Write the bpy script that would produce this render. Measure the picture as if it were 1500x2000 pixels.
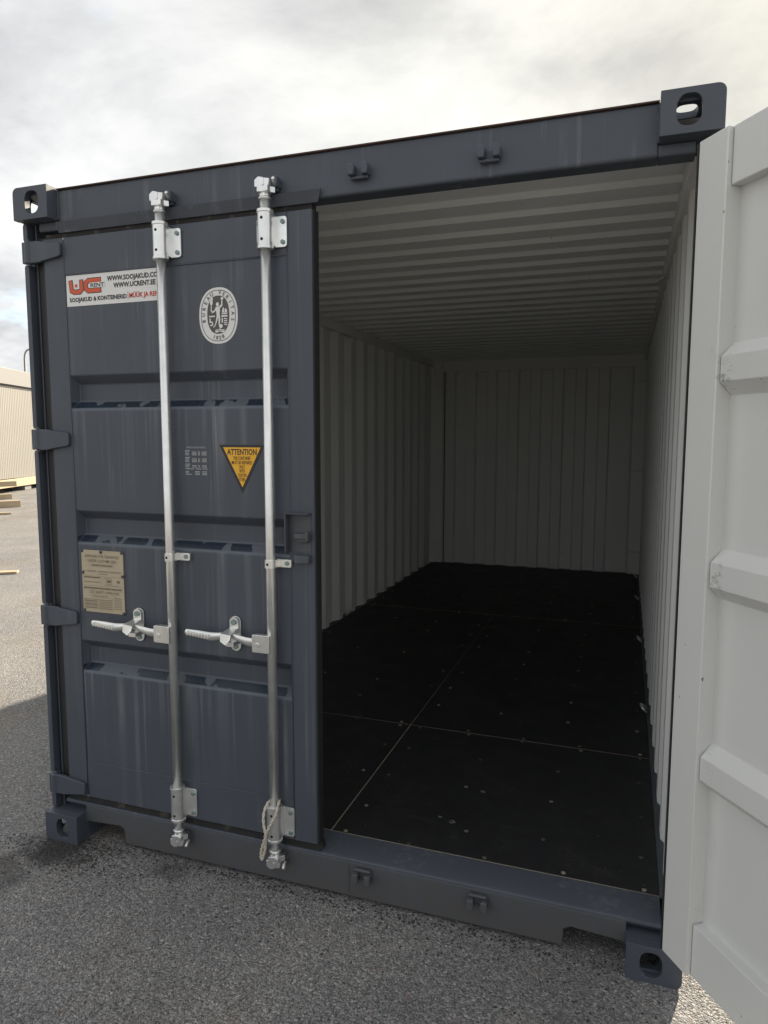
import bpy, bmesh, math, random
from mathutils import Vector, Matrix
random.seed(7)
R = math.radians
for o in list(bpy.data.objects): bpy.data.objects.remove(o)
S = bpy.context.scene
COL = S.collection

# ---------------------------------------------------------------- camera
F_PX = 1356.188
cam = bpy.data.cameras.new('camera')
cam.sensor_fit = 'VERTICAL'; cam.sensor_height = 24.0
cam.lens = F_PX / 2000.0 * 24.0
cam.clip_start = 0.02; cam.clip_end = 3000
co = bpy.data.objects.new('camera', cam); COL.objects.link(co)
rt = Vector((0.94447955, 0.32856770, 0.00128098)); dn = Vector((0.03601709, -0.09965566, -0.99436991)); fw = Vector((-0.32659017, 0.93920819, -0.10595679))
M = Matrix((rt, -dn, -fw)).transposed().to_4x4(); M.translation = Vector((2.22243922, -2.11788532, 1.65807072))
co.matrix_world = M
S.camera = co

# ---------------------------------------------------------------- light: low sun behind the container to the right, broken cloud
SUN_DIR = Vector((0.53, 1.96, 1.0)).normalized()          # towards the sun
SUN_EL = math.asin(SUN_DIR.z); SUN_AZ = math.atan2(SUN_DIR.x, SUN_DIR.y)   # from +Y clockwise
sun = bpy.data.lights.new('sun', 'SUN'); sun.energy = 3.6; sun.angle = R(0.8); sun.color = (1.0, 0.88, 0.70)
so = bpy.data.objects.new('sun', sun); COL.objects.link(so); so.location = SUN_DIR * 60
so.rotation_euler = SUN_DIR.to_track_quat('Z', 'Y').to_euler()
W = bpy.data.worlds.new('World'); S.world = W; W.use_nodes = True
nt = W.node_tree; nt.nodes.clear()
def wn(t, **k):
    n = nt.nodes.new(t)
    for a, b in k.items(): setattr(n, a, b)
    return n
def wl(a, b): nt.links.new(a, b)
sky = wn('ShaderNodeTexSky', sky_type='NISHITA', sun_disc=False, sun_elevation=SUN_EL, sun_rotation=SUN_AZ, air_density=1.0, dust_density=0.7, ozone_density=1.0)
tc = wn('ShaderNodeTexCoord'); sp = wn('ShaderNodeSeparateXYZ'); wl(tc.outputs['Generated'], sp.inputs[0])
def wm(op, a, b=None, c=None, clamp=False):
    n = wn('ShaderNodeMath', operation=op); n.use_clamp = clamp
    for i, v in enumerate((a, b, c)):
        if v is None: continue
        if isinstance(v, (int, float)): n.inputs[i].default_value = v
        else: wl(v, n.inputs[i])
    return n.outputs[0]
zc = wm('ADD', wm('MAXIMUM', sp.outputs[2], 0.0), 0.16)
cx = wn('ShaderNodeCombineXYZ'); wl(wm('DIVIDE', sp.outputs[0], zc), cx.inputs[0]); wl(wm('DIVIDE', sp.outputs[1], zc), cx.inputs[1])
def wnoise(scale, detail, rough, off):
    mp = wn('ShaderNodeMapping'); mp.inputs['Location'].default_value = off; wl(cx.outputs[0], mp.inputs[0])
    n = wn('ShaderNodeTexNoise'); n.inputs['Scale'].default_value = scale; n.inputs['Detail'].default_value = detail; n.inputs['Roughness'].default_value = rough
    n.inputs['Distortion'].default_value = 0.25
    wl(mp.outputs[0], n.inputs['Vector']); return n.outputs['Fac']
def wramp(fac, stops):
    r = wn('ShaderNodeValToRGB'); wl(fac, r.inputs[0])
    e = r.color_ramp.elements
    while len(e) < len(stops): e.new(0.5)
    for i, (p, c) in enumerate(stops):
        e[i].position = p; e[i].color = (*c, 1) if len(c) == 3 else c
    return r.outputs[0]
n1 = wnoise(0.62, 6, 0.55, (0.35, 0.1, 0)); n2 = wnoise(1.15, 7, 0.58, (4.1, 6.4, 0))
cover = wramp(n1, [(0.285, (0, 0, 0)), (0.40, (1, 1, 1))])                 # where cloud lies
body = wramp(n2, [(0.36, (1.75, 1.78, 1.84)), (0.51, (2.55, 2.57, 2.58)), (0.68, (3.3, 3.28, 3.2))])
dt = wn('ShaderNodeVectorMath', operation='DOT_PRODUCT'); wl(tc.outputs['Generated'], dt.inputs[0]); dt.inputs[1].default_value = SUN_DIR
glow = wm('POWER', wm('MAXIMUM', dt.outputs['Value'], 0.0), 5.0)          # thin cloud scatters forward round the sun
gl = wn('ShaderNodeMix', data_type='RGBA', blend_type='MIX'); wl(glow, gl.inputs[0]); gl.inputs[6].default_value = (1, 1, 1, 1); gl.inputs[7].default_value = (1.06, 1.02, 0.90, 1)
bm_ = wn('ShaderNodeMix', data_type='RGBA', blend_type='MULTIPLY'); bm_.inputs[0].default_value = 1; wl(body, bm_.inputs[6]); wl(gl.outputs[2], bm_.inputs[7])
mx = wn('ShaderNodeMix', data_type='RGBA'); wl(wm('MULTIPLY', cover, 0.985), mx.inputs[0]); wl(sky.outputs[0], mx.inputs[6]); wl(bm_.outputs[2], mx.inputs[7])
bg = wn('ShaderNodeBackground'); bg.inputs[1].default_value = 0.10; wl(mx.outputs[2], bg.inputs[0])
ow = wn('ShaderNodeOutputWorld'); wl(bg.outputs[0], ow.inputs[0])
vs = S.view_settings; vs.view_transform = 'Standard'; vs.look = 'None'; vs.gamma = 1.0; vs.use_curve_mapping = False; vs.exposure = 1.86
S.render.engine = 'CYCLES'
S.cycles.max_bounces = 10; S.cycles.diffuse_bounces = 7; S.cycles.glossy_bounces = 4

# ---------------------------------------------------------------- materials
class Mat:
    def __init__(s, name, rough=0.6, metal=0.0, spec=0.5):
        s.m = bpy.data.materials.new(name); s.m.use_nodes = True; s.t = s.m.node_tree
        s.b = s.t.nodes['Principled BSDF']; s.b.inputs['Roughness'].default_value = rough; s.b.inputs['Metallic'].default_value = metal
        s.b.inputs['Specular IOR Level'].default_value = spec; s._tc = None
    def n(s, t, **k):
        x = s.t.nodes.new(t)
        for a, b in k.items(): setattr(x, a, b)
        return x
    def l(s, a, b): s.t.links.new(a, b)
    def co(s, scale=(1, 1, 1), loc=(0, 0, 0), geo=False):
        if s._tc is None: s._tc = s.n('ShaderNodeTexCoord'); s._g = s.n('ShaderNodeNewGeometry')
        mp = s.n('ShaderNodeMapping'); mp.inputs['Scale'].default_value = scale; mp.inputs['Location'].default_value = loc
        s.l(s._g.outputs['Position'] if geo else s._tc.outputs['Object'], mp.inputs[0]); return mp.outputs[0]
    def xyz(s, geo=False):
        q = s.n('ShaderNodeSeparateXYZ'); s.l(s.co(geo=geo), q.inputs[0]); return q.outputs
    def noise(s, scale, detail=3, rough=0.5, sc=(1, 1, 1), loc=(0, 0, 0), dist=0.0, geo=False):
        x = s.n('ShaderNodeTexNoise'); x.inputs['Scale'].default_value = scale; x.inputs['Detail'].default_value = detail; x.inputs['Roughness'].default_value = rough; x.inputs['Distortion'].default_value = dist
        s.l(s.co(sc, loc, geo), x.inputs['Vector']); return x.outputs['Fac']
    def vor(s, scale, out='Distance', sc=(1, 1, 1), feature='F1', geo=False, rnd=1.0):
        x = s.n('ShaderNodeTexVoronoi', feature=feature); x.inputs['Scale'].default_value = scale; x.inputs['Randomness'].default_value = rnd
        s.l(s.co(sc, geo=geo), x.inputs['Vector']); return x.outputs[out]
    def math(s, op, a, b=None, c=None, clamp=False):
        x = s.n('ShaderNodeMath', operation=op); x.use_clamp = clamp
        for i, v in enumerate((a, b, c)):
            if v is None: continue
            if isinstance(v, (int, float)): x.inputs[i].default_value = v
            else: s.l(v, x.inputs[i])
        return x.outputs[0]
    def step(s, v, lo, hi):        # smooth 0..1
        x = s.n('ShaderNodeMapRange', interpolation_type='SMOOTHSTEP'); s.l(v, x.inputs[0]); x.inputs[1].default_value = lo; x.inputs[2].default_value = hi
        return x.outputs[0]
    def band(s, v, lo, hi, e):     # 1 between lo and hi
        return s.math('MULTIPLY', s.step(v, lo - e, lo + e), s.math('SUBTRACT', 1.0, s.step(v, hi - e, hi + e)))
    def mix(s, f, a, b, mode='MIX'):
        x = s.n('ShaderNodeMix', data_type='RGBA', blend_type=mode)
        for i, v in ((0, f), (6, a), (7, b)):
            if isinstance(v, (int, float)): x.inputs[i].default_value = v
            elif isinstance(v, tuple): x.inputs[i].default_value = (*v, 1)
            else: s.l(v, x.inputs[i])
        return x.outputs[2]
    def ramp(s, f, stops):
        x = s.n('ShaderNodeValToRGB'); s.l(f, x.inputs[0]); e = x.color_ramp.elements
        while len(e) < len(stops): e.new(0.5)
        for i, (p, c) in enumerate(stops): e[i].position = p; e[i].color = (*c, 1)
        return x.outputs[0]
    def col(s, c):
        if isinstance(c, tuple): s.b.inputs['Base Color'].default_value = (*c, 1)
        else: s.l(c, s.b.inputs['Base Color'])
        return s
    def rough(s, r): s.l(r, s.b.inputs['Roughness']); return s
    def bump(s, h, st=0.3, d=0.002):
        x = s.n('ShaderNodeBump'); x.inputs['Strength'].default_value = st; x.inputs['Distance'].default_value = d; s.l(h, x.inputs['Height']); s.l(x.outputs[0], s.b.inputs['Normal']); return s

DARK = (0.064, 0.074, 0.093); DUST = (0.165, 0.175, 0.192)
def paint(name, streak=1.0, ledges=False, grime=None, rough_cast=False):
    m = Mat(name, 0.48, 0, 0.45)
    c = m.mix(m.noise(3.0, 4, 0.6), tuple(v * 0.82 for v in DARK), tuple(v * 1.16 for v in DARK))
    x, y, z = m.xyz()
    # pale runs left by dried rain water
    st = m.step(m.noise(24, 2, 0.5, (1, 1, 0.014), (3.1, 0, 0.3), 0.25), 0.53, 0.68)
    st2 = m.step(m.noise(62, 2, 0.5, (1, 1, 0.020), (1.1, 0, 4.3), 0.35), 0.56, 0.66)
    brk = m.step(m.noise(3.2, 3, 0.6, (1.4, 1, 0.45), (0, 0, 8.0)), 0.45, 0.66)
    run = m.math('MULTIPLY', m.math('ADD', m.math('MULTIPLY', st, 0.55), m.math('MULTIPLY', st2, 0.55)), brk)
    run = m.math('MULTIPLY', run, 0.62 * streak, clamp=True)
    if ledges:
        below = None
        for zb in (1.766, 1.245, 0.724):
            b = m.math('MULTIPLY', m.math('SUBTRACT', 1.0, m.step(z, zb - 0.002, zb + 0.002)), m.step(z, zb - 0.42, zb - 0.02))
            below = b if below is None else m.math('MAXIMUM', below, b)
        run = m.math('ADD', run, m.math('MULTIPLY', m.math('MULTIPLY', below, m.math('ADD', st, st2)), 0.27), clamp=True)
    c = m.mix(run, c, DUST)
    rg = m.math('ADD', 0.42, m.math('MULTIPLY', m.noise(9, 4, 0.6), 0.14))
    if ledges:
        led = None; low = None
        for zb in (1.766, 1.245, 0.724):
            b = m.band(z, zb + 0.0015, zb + 0.0325, 0.0012); led = b if led is None else m.math('MAXIMUM', led, b)
            e = m.band(z, zb - 0.007, zb + 0.004, 0.002); low = e if low is None else m.math('MAXIMUM', low, e)
            e = None
        wet = m.step(m.noise(13, 2, 0.45, (1, 0.05, 0.9), (0.6, 0, 0)), 0.43, 0.455)
        edge = m.step(m.noise(90, 2, 0.5), 0.24, 0.32)
        wet = m.math('MULTIPLY', wet, edge)
        wband = None
        for zb in (1.766, 1.245, 0.724):
            b = m.band(z, zb + 0.005, zb + 0.0285, 0.002); wband = b if wband is None else m.math('MAXIMUM', wband, b)
        wet = m.math('MULTIPLY', wet, wband)
        c = m.mix(m.math('MULTIPLY', led, 0.42), c, (0.125, 0.145, 0.17))
        c = m.mix(wet, c, (0.016, 0.026, 0.042))
        c = m.mix(m.math('MULTIPLY', low, 0.45), c, (0.13, 0.155, 0.19))
        rg = m.math('SUBTRACT', rg, m.math('MULTIPLY', wet, 0.22))
    if grime:
        lo, hi = grime
        c = m.mix(m.math('ADD', 0.25, m.math('MULTIPLY', m.noise(14, 5, 0.7), 0.35)), c, (0.092, 0.090, 0.088))
        g = m.math('MULTIPLY', m.math('SUBTRACT', 1.0, m.step(z, lo, hi)), m.step(m.noise(22, 5, 0.7), 0.36, 0.62))
        c = m.mix(m.math('MULTIPLY', g, 0.75), c, (0.085, 0.078, 0.068))
    sc = m.step(m.noise(140, 2, 0.5, (1, 1, 1), (5, 5, 5)), 0.735, 0.76)
    c = m.mix(m.math('MULTIPLY', sc, 0.5), c, (0.14, 0.145, 0.15))
    m.col(c).rough(rg).bump(m.noise(70 if rough_cast else 160, 4, 0.65), 0.45 if rough_cast else 0.10, 0.0016 if rough_cast else 0.001)
    return m.m
M_PAINT = paint('dark_grey_container_paint', 0.8)
M_PANEL = paint('dark_grey_door_panel_paint', 1.0, ledges=True)
M_CAST = paint('dark_grey_cast_paint', 0.3, rough_cast=True)
M_SILL = paint('dark_grey_sill_paint', 0.35, grime=(0.0, 0.19))
M_HDR = paint('dark_grey_header_paint', 1.9)

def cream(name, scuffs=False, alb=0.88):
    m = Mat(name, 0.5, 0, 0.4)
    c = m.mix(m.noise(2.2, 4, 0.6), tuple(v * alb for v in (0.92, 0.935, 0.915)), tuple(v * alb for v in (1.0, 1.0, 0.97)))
    c = m.mix(m.math('MULTIPLY', m.step(m.noise(26, 5, 0.7, (1, 1, 0.25)), 0.62, 0.8), 0.35), c, (0.36, 0.34, 0.29))
    c = m.mix(m.step(m.noise(60, 2, 0.5, (1, 1, 0.6), (4, 2, 9)), 0.765, 0.785), c, (0.20, 0.18, 0.16))
    if scuffs:     # rubbed ends of the pressed ribs beside the hinge post
        x, y, z = m.xyz()
        near = m.band(x, -0.200, -0.160, 0.014)
        rib = None
        for zb in (1.830, 1.310, 0.787):
            b = m.band(z, zb - 0.048, zb + 0.043, 0.010); rib = b if rib is None else m.math('MAXIMUM', rib, b)
        mk = m.math('MULTIPLY', m.math('MULTIPLY', near, rib), m.step(m.noise(26, 6, 0.8, (0.6, 1, 1.3)), 0.50, 0.68))
        c = m.mix(m.math('MULTIPLY', mk, 0.85), c, (0.05, 0.05, 0.055))
    m.col(c).bump(m.noise(90, 3, 0.6), 0.08, 0.001)
    return m.m
M_CREAM = cream('cream_interior_paint'); M_CREAM_DIM = cream('cream_paint_door_dimmed', True, 0.66)  # same cream paint twice; open door's copy darkened in colour to balance the light

def galv(name, base=0.62):
    m = Mat(name, 0.38, 0.85)
    c = m.ramp(m.noise(14, 4, 0.6), [(0.3, (base * .90, base * .91, base * .90)), (0.7, (base * 1.08, base * 1.08, base * 1.05))])
    m.col(c).rough(m.math('ADD', 0.20, m.math('MULTIPLY', m.noise(40, 4, 0.65), 0.24))).bump(m.noise(130, 3, 0.6), 0.10, 0.0006)
    return m.m
M_GALV = galv('galvanised_steel', 0.80); M_GALV2 = galv('bright_zinc_plate', 0.86)
m = Mat('blue_green_bolt_plating', 0.45, 0.6); m.col(m.mix(m.noise(80, 3), (0.16, 0.25, 0.25), (0.34, 0.42, 0.40))); M_BOLT = m.m
m = Mat('black_hole_shade', 0.9); m.col((0.006, 0.006, 0.007)); M_HOLE = m.m
m = Mat('black_rubber', 0.62); m.col(m.mix(m.noise(30, 4, 0.6, (1, 1, 0.2)), (0.010, 0.010, 0.012), (0.030, 0.028, 0.026))); M_RUB = m.m
m = Mat('dirty_rubber', 0.8); m.col(m.mix(m.step(m.noise(20, 6, 0.75, (1, 1, 0.6)), 0.52, 0.72), (0.014, 0.013, 0.013), (0.115, 0.095, 0.075))); M_DRUB = m.m
m = Mat('sticker_white', 0.4); m.col((0.72, 0.715, 0.70)); M_WHITE = m.m
m = Mat('ink_black', 0.5); m.col((0.022, 0.022, 0.026)); M_INK = m.m
m = Mat('ink_red', 0.5); m.col((0.52, 0.055, 0.03)); M_RED = m.m
m = Mat('ink_orange_red', 0.5); m.col((0.60, 0.095, 0.035)); M_ORG = m.m
m = Mat('sticker_yellow', 0.45); m.col((0.80, 0.42, 0.025)); M_YEL = m.m
m = Mat('ink_brown_grey', 0.5); m.col((0.085, 0.075, 0.075)); M_BVG = m.m
m = Mat('stencil_pale_grey', 0.6); m.col((0.42, 0.43, 0.44)); M_STEN = m.m
m = Mat('plate_brass_beige', 0.5, 0.25); m.col(m.mix(m.noise(25, 4), (0.40, 0.34, 0.24), (0.52, 0.45, 0.33))); M_PLATE = m.m
m = Mat('plate_engraving', 0.6); m.col((0.13, 0.10, 0.075)); M_ENG = m.m
m = Mat('plate_engraving_light', 0.6); m.col((0.27, 0.22, 0.16)); M_ENG2 = m.m
m = Mat('rust_brown_edge', 0.8); m.col(m.mix(m.noise(18, 5, 0.7), (0.035, 0.022, 0.02), (0.11, 0.06, 0.045))); M_RUST = m.m
m = Mat('black_film_plywood', 0.42, 0, 0.35)
c = m.mix(m.noise(3, 4, 0.6), (0.012, 0.0125, 0.014), (0.022, 0.0225, 0.0245))
c = m.mix(m.math('MULTIPLY', m.step(m.noise(40, 4, 0.7, (1, 0.06, 1)), 0.55, 0.8), 0.5), c, (0.030, 0.030, 0.031))
dusty = m.math('MULTIPLY', m.step(m.noise(5, 6, 0.7, (1, 0.6, 1), (2, 3, 0)), 0.52, 0.75), m.step(m.noise(120, 2, 0.5), 0.45, 0.7))
c = m.mix(m.math('MULTIPLY', dusty, 0.8), c, (0.085, 0.082, 0.076))
scf = m.step(m.noise(9, 6, 0.75, (0.5, 1.6, 1), (1, 7, 0), 1.2), 0.56, 0.70)
c = m.mix(m.math('MULTIPLY', scf, 0.5), c, (0.055, 0.055, 0.055))
c = m.mix(m.step(m.noise(95, 2, 0.5, (1, 1, 1), (9, 1, 3)), 0.755, 0.775), c, (0.30, 0.29, 0.26))
m.col(c).rough(m.math('ADD', 0.42, m.math('MULTIPLY', m.noise(7, 4, 0.6), 0.25))).bump(m.noise(320, 2, 0.5), 0.12, 0.0006); M_PLY = m.m
m = Mat('tan_joint_sealant', 0.8); m.col(m.mix(m.noise(40, 4), (0.30, 0.25, 0.19), (0.50, 0.43, 0.34))); M_JOINT = m.m
m = Mat('screw_head', 0.45, 0.5); oi = m.n('ShaderNodeObjectInfo'); m.col(m.ramp(oi.outputs['Random'], [(0.0, (0.04, 0.04, 0.038)), (0.35, (0.16, 0.15, 0.135)), (0.7, (0.36, 0.32, 0.26)), (1.0, (0.55, 0.48, 0.38))])); M_SCREW = m.m
m = Mat('plywood_filler', 0.8); m.col((0.14, 0.135, 0.125)); M_FILL = m.m
m = Mat('cotton_rope', 0.9); m.col(m.mix(m.noise(400, 2), (0.42, 0.38, 0.31), (0.62, 0.58, 0.50))); M_ROPE = m.m
m = Mat('raw_timber', 0.75); m.col(m.mix(m.noise(6, 5, 0.6, (1, 1, 9)), (0.34, 0.26, 0.16), (0.50, 0.41, 0.28))); M_WOOD = m.m
m = Mat('building_cream_sheet', 0.6); m.col(m.mix(m.noise(0.8, 4, 0.6), (0.20, 0.19, 0.17), (0.235, 0.225, 0.205))); M_BSHEET = m.m
m = Mat('building_fascia', 0.5); m.col((0.20, 0.195, 0.19)); M_BFAS = m.m
m = Mat('building_dark_trim', 0.6); m.col((0.10, 0.10, 0.10)); M_BTRIM = m.m
m = Mat('lamp_post_steel', 0.5, 0.5); m.col((0.20, 0.20, 0.20)); M_LAMP = m.m
m = Mat('label_blue_white', 0.5); m.col((0.42, 0.47, 0.60)); M_LBL = m.m

# asphalt with exposed stone
m = Mat('rough_asphalt', 0.85, 0, 0.3)
v1 = m.n('ShaderNodeTexVoronoi', feature='F1'); v1.inputs['Scale'].default_value = 150
warp = m.n('ShaderNodeVectorMath', operation='ADD'); wn_ = m.n('ShaderNodeTexNoise'); wn_.inputs['Scale'].default_value = 60; wn_.inputs['Detail'].default_value = 2
m.l(m.co(geo=True), wn_.inputs['Vector']); ws = m.n('ShaderNodeVectorMath', operation='SCALE'); ws.inputs['Scale'].default_value = 0.012
m.l(wn_.outputs['Color'], ws.inputs[0]); m.l(m.co(geo=True), warp.inputs[0]); m.l(ws.outputs[0], warp.inputs[1]); m.l(warp.outputs[0], v1.inputs['Vector'])
sepc = m.n('ShaderNodeSeparateColor'); m.l(v1.outputs['Color'], sepc.inputs[0])
v2 = m.n('ShaderNodeTexVoronoi', feature='F1'); v2.inputs['Scale'].default_value = 330; m.l(warp.outputs[0], v2.inputs['Vector'])
sep2 = m.n('ShaderNodeSeparateColor'); m.l(v2.outputs['Color'], sep2.inputs[0])
stone = m.ramp(sepc.outputs[0], [(0.0, (0.060, 0.060, 0.063)), (0.35, (0.145, 0.144, 0.145)), (0.7, (0.225, 0.22, 0.212)), (0.93, (0.32, 0.312, 0.295)), (1.0, (0.48, 0.47, 0.445))])
stone = m.mix(0.48, stone, m.ramp(sep2.outputs[1], [(0.0, (0.05, 0.05, 0.052)), (0.6, (0.16, 0.157, 0.152)), (1.0, (0.34, 0.33, 0.31))]))
tint = m.math('MULTIPLY', m.step(sepc.outputs[2], 0.93, 0.97), 0.4); stone = m.mix(tint, stone, (0.20, 0.12, 0.09))
pit = m.step(m.noise(95, 4, 0.65, geo=True), 0.57, 0.68)
stone = m.mix(m.math('MULTIPLY', pit, 0.7), stone, (0.028, 0.028, 0.030))
patch = m.ramp(m.noise(1.1, 5, 0.6, geo=True), [(0.3, (1.02, 1.04, 1.10)), (0.7, (1.50, 1.49, 1.49))])
stone = m.mix(1.0, stone, patch, 'MULTIPLY')
warm = m.step(m.noise(0.9, 4, 0.6, (1, .6, 1), (3.7, 1.2, 0), geo=True), 0.52, 0.66)
stone = m.mix(m.math('MULTIPLY', warm, 0.55), stone, m.mix(1.0, stone, (1.0, 0.90, 0.76), 'MULTIPLY'))
x, y, z = m.xyz(geo=True)
# damp, oily spots where water runs off the container
def spot(px, py, r, s=1.0, k=7):
    d = m.math('SQRT', m.math('ADD', m.math('POWER', m.math('SUBTRACT', x, px), 2.0), m.math('POWER', m.math('MULTIPLY', m.math('SUBTRACT', y, py), s), 2.0)))
    d = m.math('ADD', d, m.math('MULTIPLY', m.math('SUBTRACT', m.noise(k, 5, 0.7, geo=True), 0.5), r * 1.7))
    return m.math('SUBTRACT', 1.0, m.step(d, r * 0.35, r * 1.1))
sp1 = m.math('MAXIMUM', spot(0.10, -0.05, 0.21, 1.4), m.math('MULTIPLY', spot(-0.02, -0.28, 0.20, 1.0), 0.7))
sp1 = m.math('MAXIMUM', sp1, m.math('MULTIPLY', spot(0.62, -0.02, 0.09, 1.4), 0.6))
stone = m.mix(m.math('MULTIPLY', sp1, 0.8), stone, (0.020, 0.020, 0.022))
h = m.math('ADD', m.math('MULTIPLY', v1.outputs['Distance'], -1.0), m.math('ADD', m.math('MULTIPLY', sepc.outputs[1], 0.35), m.math('MULTIPLY', pit, -0.6)))
m.col(stone).bump(h, 0.9, 0.006); M_ASPH = m.m
m = Mat('loose_chipping', 0.85); g = m.n('ShaderNodeNewGeometry'); m.col(m.ramp(g.outputs['Random Per Island'], [(0, (0.045, 0.045, 0.048)), (0.5, (0.14, 0.137, 0.132)), (0.9, (0.25, 0.245, 0.23)), (1, (0.40, 0.38, 0.34))])); M_CHIP = m.m
m = Mat('black_debris', 0.9); m.col((0.030, 0.029, 0.029)); M_DEB = m.m

# ---------------------------------------------------------------- mesh helper
XW = 2.438
class MB:
    def __init__(s): s.v = []; s.f = []; s.m = []; s.sm = []
    def add(s, vs, fs, mat=0, smooth=False):
        b = len(s.v); s.v += [tuple(v) for v in vs]
        for f in fs: s.f.append(tuple(b + i for i in f)); s.m.append(mat); s.sm.append(smooth)
        return s
    def box(s, x0, x1, y0, y1, z0, z1, mat=0):
        return s.add([(x0, y0, z0), (x1, y0, z0), (x1, y1, z0), (x0, y1, z0), (x0, y0, z1), (x1, y0, z1), (x1, y1, z1), (x0, y1, z1)],
                     [(0, 3, 2, 1), (4, 5, 6, 7), (0, 1, 5, 4), (1, 2, 6, 5), (2, 3, 7, 6), (3, 0, 4, 7)], mat)
    def prism(s, poly, plane, a, b, mat=0, holes=(), smooth=False):
        """poly in 2D; plane 'xz' extruded along y (a..b), 'xy' along z, 'yz' along x. Holes are cut right through."""
        P = {'xz': lambda u, v, w: (u, w, v), 'xy': lambda u, v, w: (u, v, w), 'yz': lambda u, v, w: (w, u, v)}[plane]
        def area(q): return sum(q[i][0] * q[(i + 1) % len(q)][1] - q[(i + 1) % len(q)][0] * q[i][1] for i in range(len(q)))
        loops = [list(poly) if area(poly) > 0 else list(poly)[::-1]] + [list(h) if area(h) < 0 else list(h)[::-1] for h in holes]
        flip = (plane == 'xz')
        if b < a: a, b = b, a
        if not holes:
            n = len(loops[0]); q = loops[0]
            vs = [P(u, v, a) for u, v in q] + [P(u, v, b) for u, v in q]
            fs = [tuple(range(n))[::-1], tuple(range(n, 2 * n))] + [(i, (i + 1) % n, n + (i + 1) % n, n + i) for i in range(n)]
            if flip: fs = [f[::-1] for f in fs]
            return s.add(vs, fs, mat, smooth)
        bm = bmesh.new(); es = []
        for q in loops:
            vv = [bm.verts.new((u, v, 0)) for u, v in q]
            for i in range(len(vv)): es.append(bm.edges.new((vv[i], vv[(i + 1) % len(vv)])))
        bmesh.ops.triangle_fill(bm, edges=es, use_beauty=True, use_dissolve=False, normal=(0, 0, 1))
        bm.verts.index_update(); tris = []
        for f in bm.faces:
            t = [v.index for v in f.verts]
            if f.normal.z < 0: t = t[::-1]
            tris.append(t)
        pts = [(v.co.x, v.co.y) for v in bm.verts]; N = len(pts); bm.free()
        vs = [P(u, v, a) for u, v in pts] + [P(u, v, b) for u, v in pts]
        fs = [tuple(t)[::-1] for t in tris] + [tuple(i + N for i in t) for t in tris]
        o = 0
        for q in loops:
            n = len(q); fs += [(o + i, o + (i + 1) % n, N + o + (i + 1) % n, N + o + i) for i in range(n)]; o += n
        if flip: fs = [f[::-1] for f in fs]
        return s.add(vs, fs, mat, smooth)
    def tube(s, path, radii, n=14, mat=0, caps=True, flat=(1, 1), up=None):
        path = [Vector(p) for p in path]
        if isinstance(radii, (int, float)): radii = [radii] * len(path)
        b = len(s.v); prev = None
        for i, p in enumerate(path):
            d = (path[min(i + 1, len(path) - 1)] - path[max(i - 1, 0)]).normalized()
            if prev is None:
                ref = Vector(up) if up else (Vector((0, 0, 1)) if abs(d.z) < 0.9 else Vector((1, 0, 0)))
            else: ref = prev
            u = (ref - d * ref.dot(d)).normalized(); w = d.cross(u); prev = u
            r = radii[i]; ru, rw = (r if isinstance(r, tuple) else (r * flat[0], r * flat[1]))
            for k in range(n):
                a = 2 * math.pi * k / n; s.v.append(tuple(p + u * math.cos(a) * ru + w * math.sin(a) * rw))
        for i in range(len(path) - 1):
            for k in range(n):
                s.f.append((b + i * n + k, b + i * n + (k + 1) % n, b + (i + 1) * n + (k + 1) % n, b + (i + 1) * n + k)); s.m.append(mat); s.sm.append(True)
        if caps:
            s.f.append(tuple(b + k for k in range(n))[::-1]); s.m.append(mat); s.sm.append(False)
            e = b + (len(path) - 1) * n; s.f.append(tuple(e + k for k in range(n))); s.m.append(mat); s.sm.append(False)
        return s
    def disc(s, c, axis, r, h, n=6, mat=0):
        c = Vector(c); a = Vector(axis).normalized(); return s.tube([c, c + a * h], r, n, mat)
    def build(s, name, mats, parent=None, origin=(0, 0, 0), bevel=0, mirror=False, seg=2, sharp=35):
        ox, oy, oz = origin
        if mirror: vs = [(XW - x - ox, y - oy, z - oz) for x, y, z in s.v]; fs = [f[::-1] for f in s.f]
        else: vs = [(x - ox, y - oy, z - oz) for x, y, z in s.v]; fs = s.f
        me = bpy.data.meshes.new(name); me.from_pydata(vs, [], fs)
        for mt in (mats if isinstance(mats, (list, tuple)) else [mats]): me.materials.append(mt)
        me.polygons.foreach_set('material_index', s.m); me.polygons.foreach_set('use_smooth', [bool(q) or bevel > 0 for q in s.sm])
        if bevel > 0: me.set_sharp_from_angle(angle=R(sharp))
        me.update()
        o = bpy.data.objects.new(name, me); COL.objects.link(o); o.parent = parent
        if bevel > 0:
            b = o.modifiers.new('bevel', 'BEVEL'); b.width = bevel; b.segments = seg; b.limit_method = 'ANGLE'; b.angle_limit = R(35); b.harden_normals = False
            me.polygons.foreach_set('use_smooth', [True] * len(me.polygons))
        return o
def recolour(o, rule):          # rule(normal, centre) -> material slot
    for p in o.data.polygons: p.material_index = rule(p.normal, p.center)
def empty(name, loc, parent=None, rz=0):
    o = bpy.data.objects.new(name, None); COL.objects.link(o); o.location = loc; o.rotation_euler.z = rz; o.parent = parent; o.empty_display_size = 0.1; return o
def tag(o, label, cat, group=None, kind=None):
    if label: o['label'] = label
    if cat: o['category'] = cat
    if group: o['group'] = group
    if kind: o['kind'] = kind
    return o
def dup(o, loc, parent, rz=None):
    c = o.copy(); COL.objects.link(c); c.parent = parent; c.location = loc
    if rz is not None: c.rotation_euler.z = rz
    return c
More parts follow.
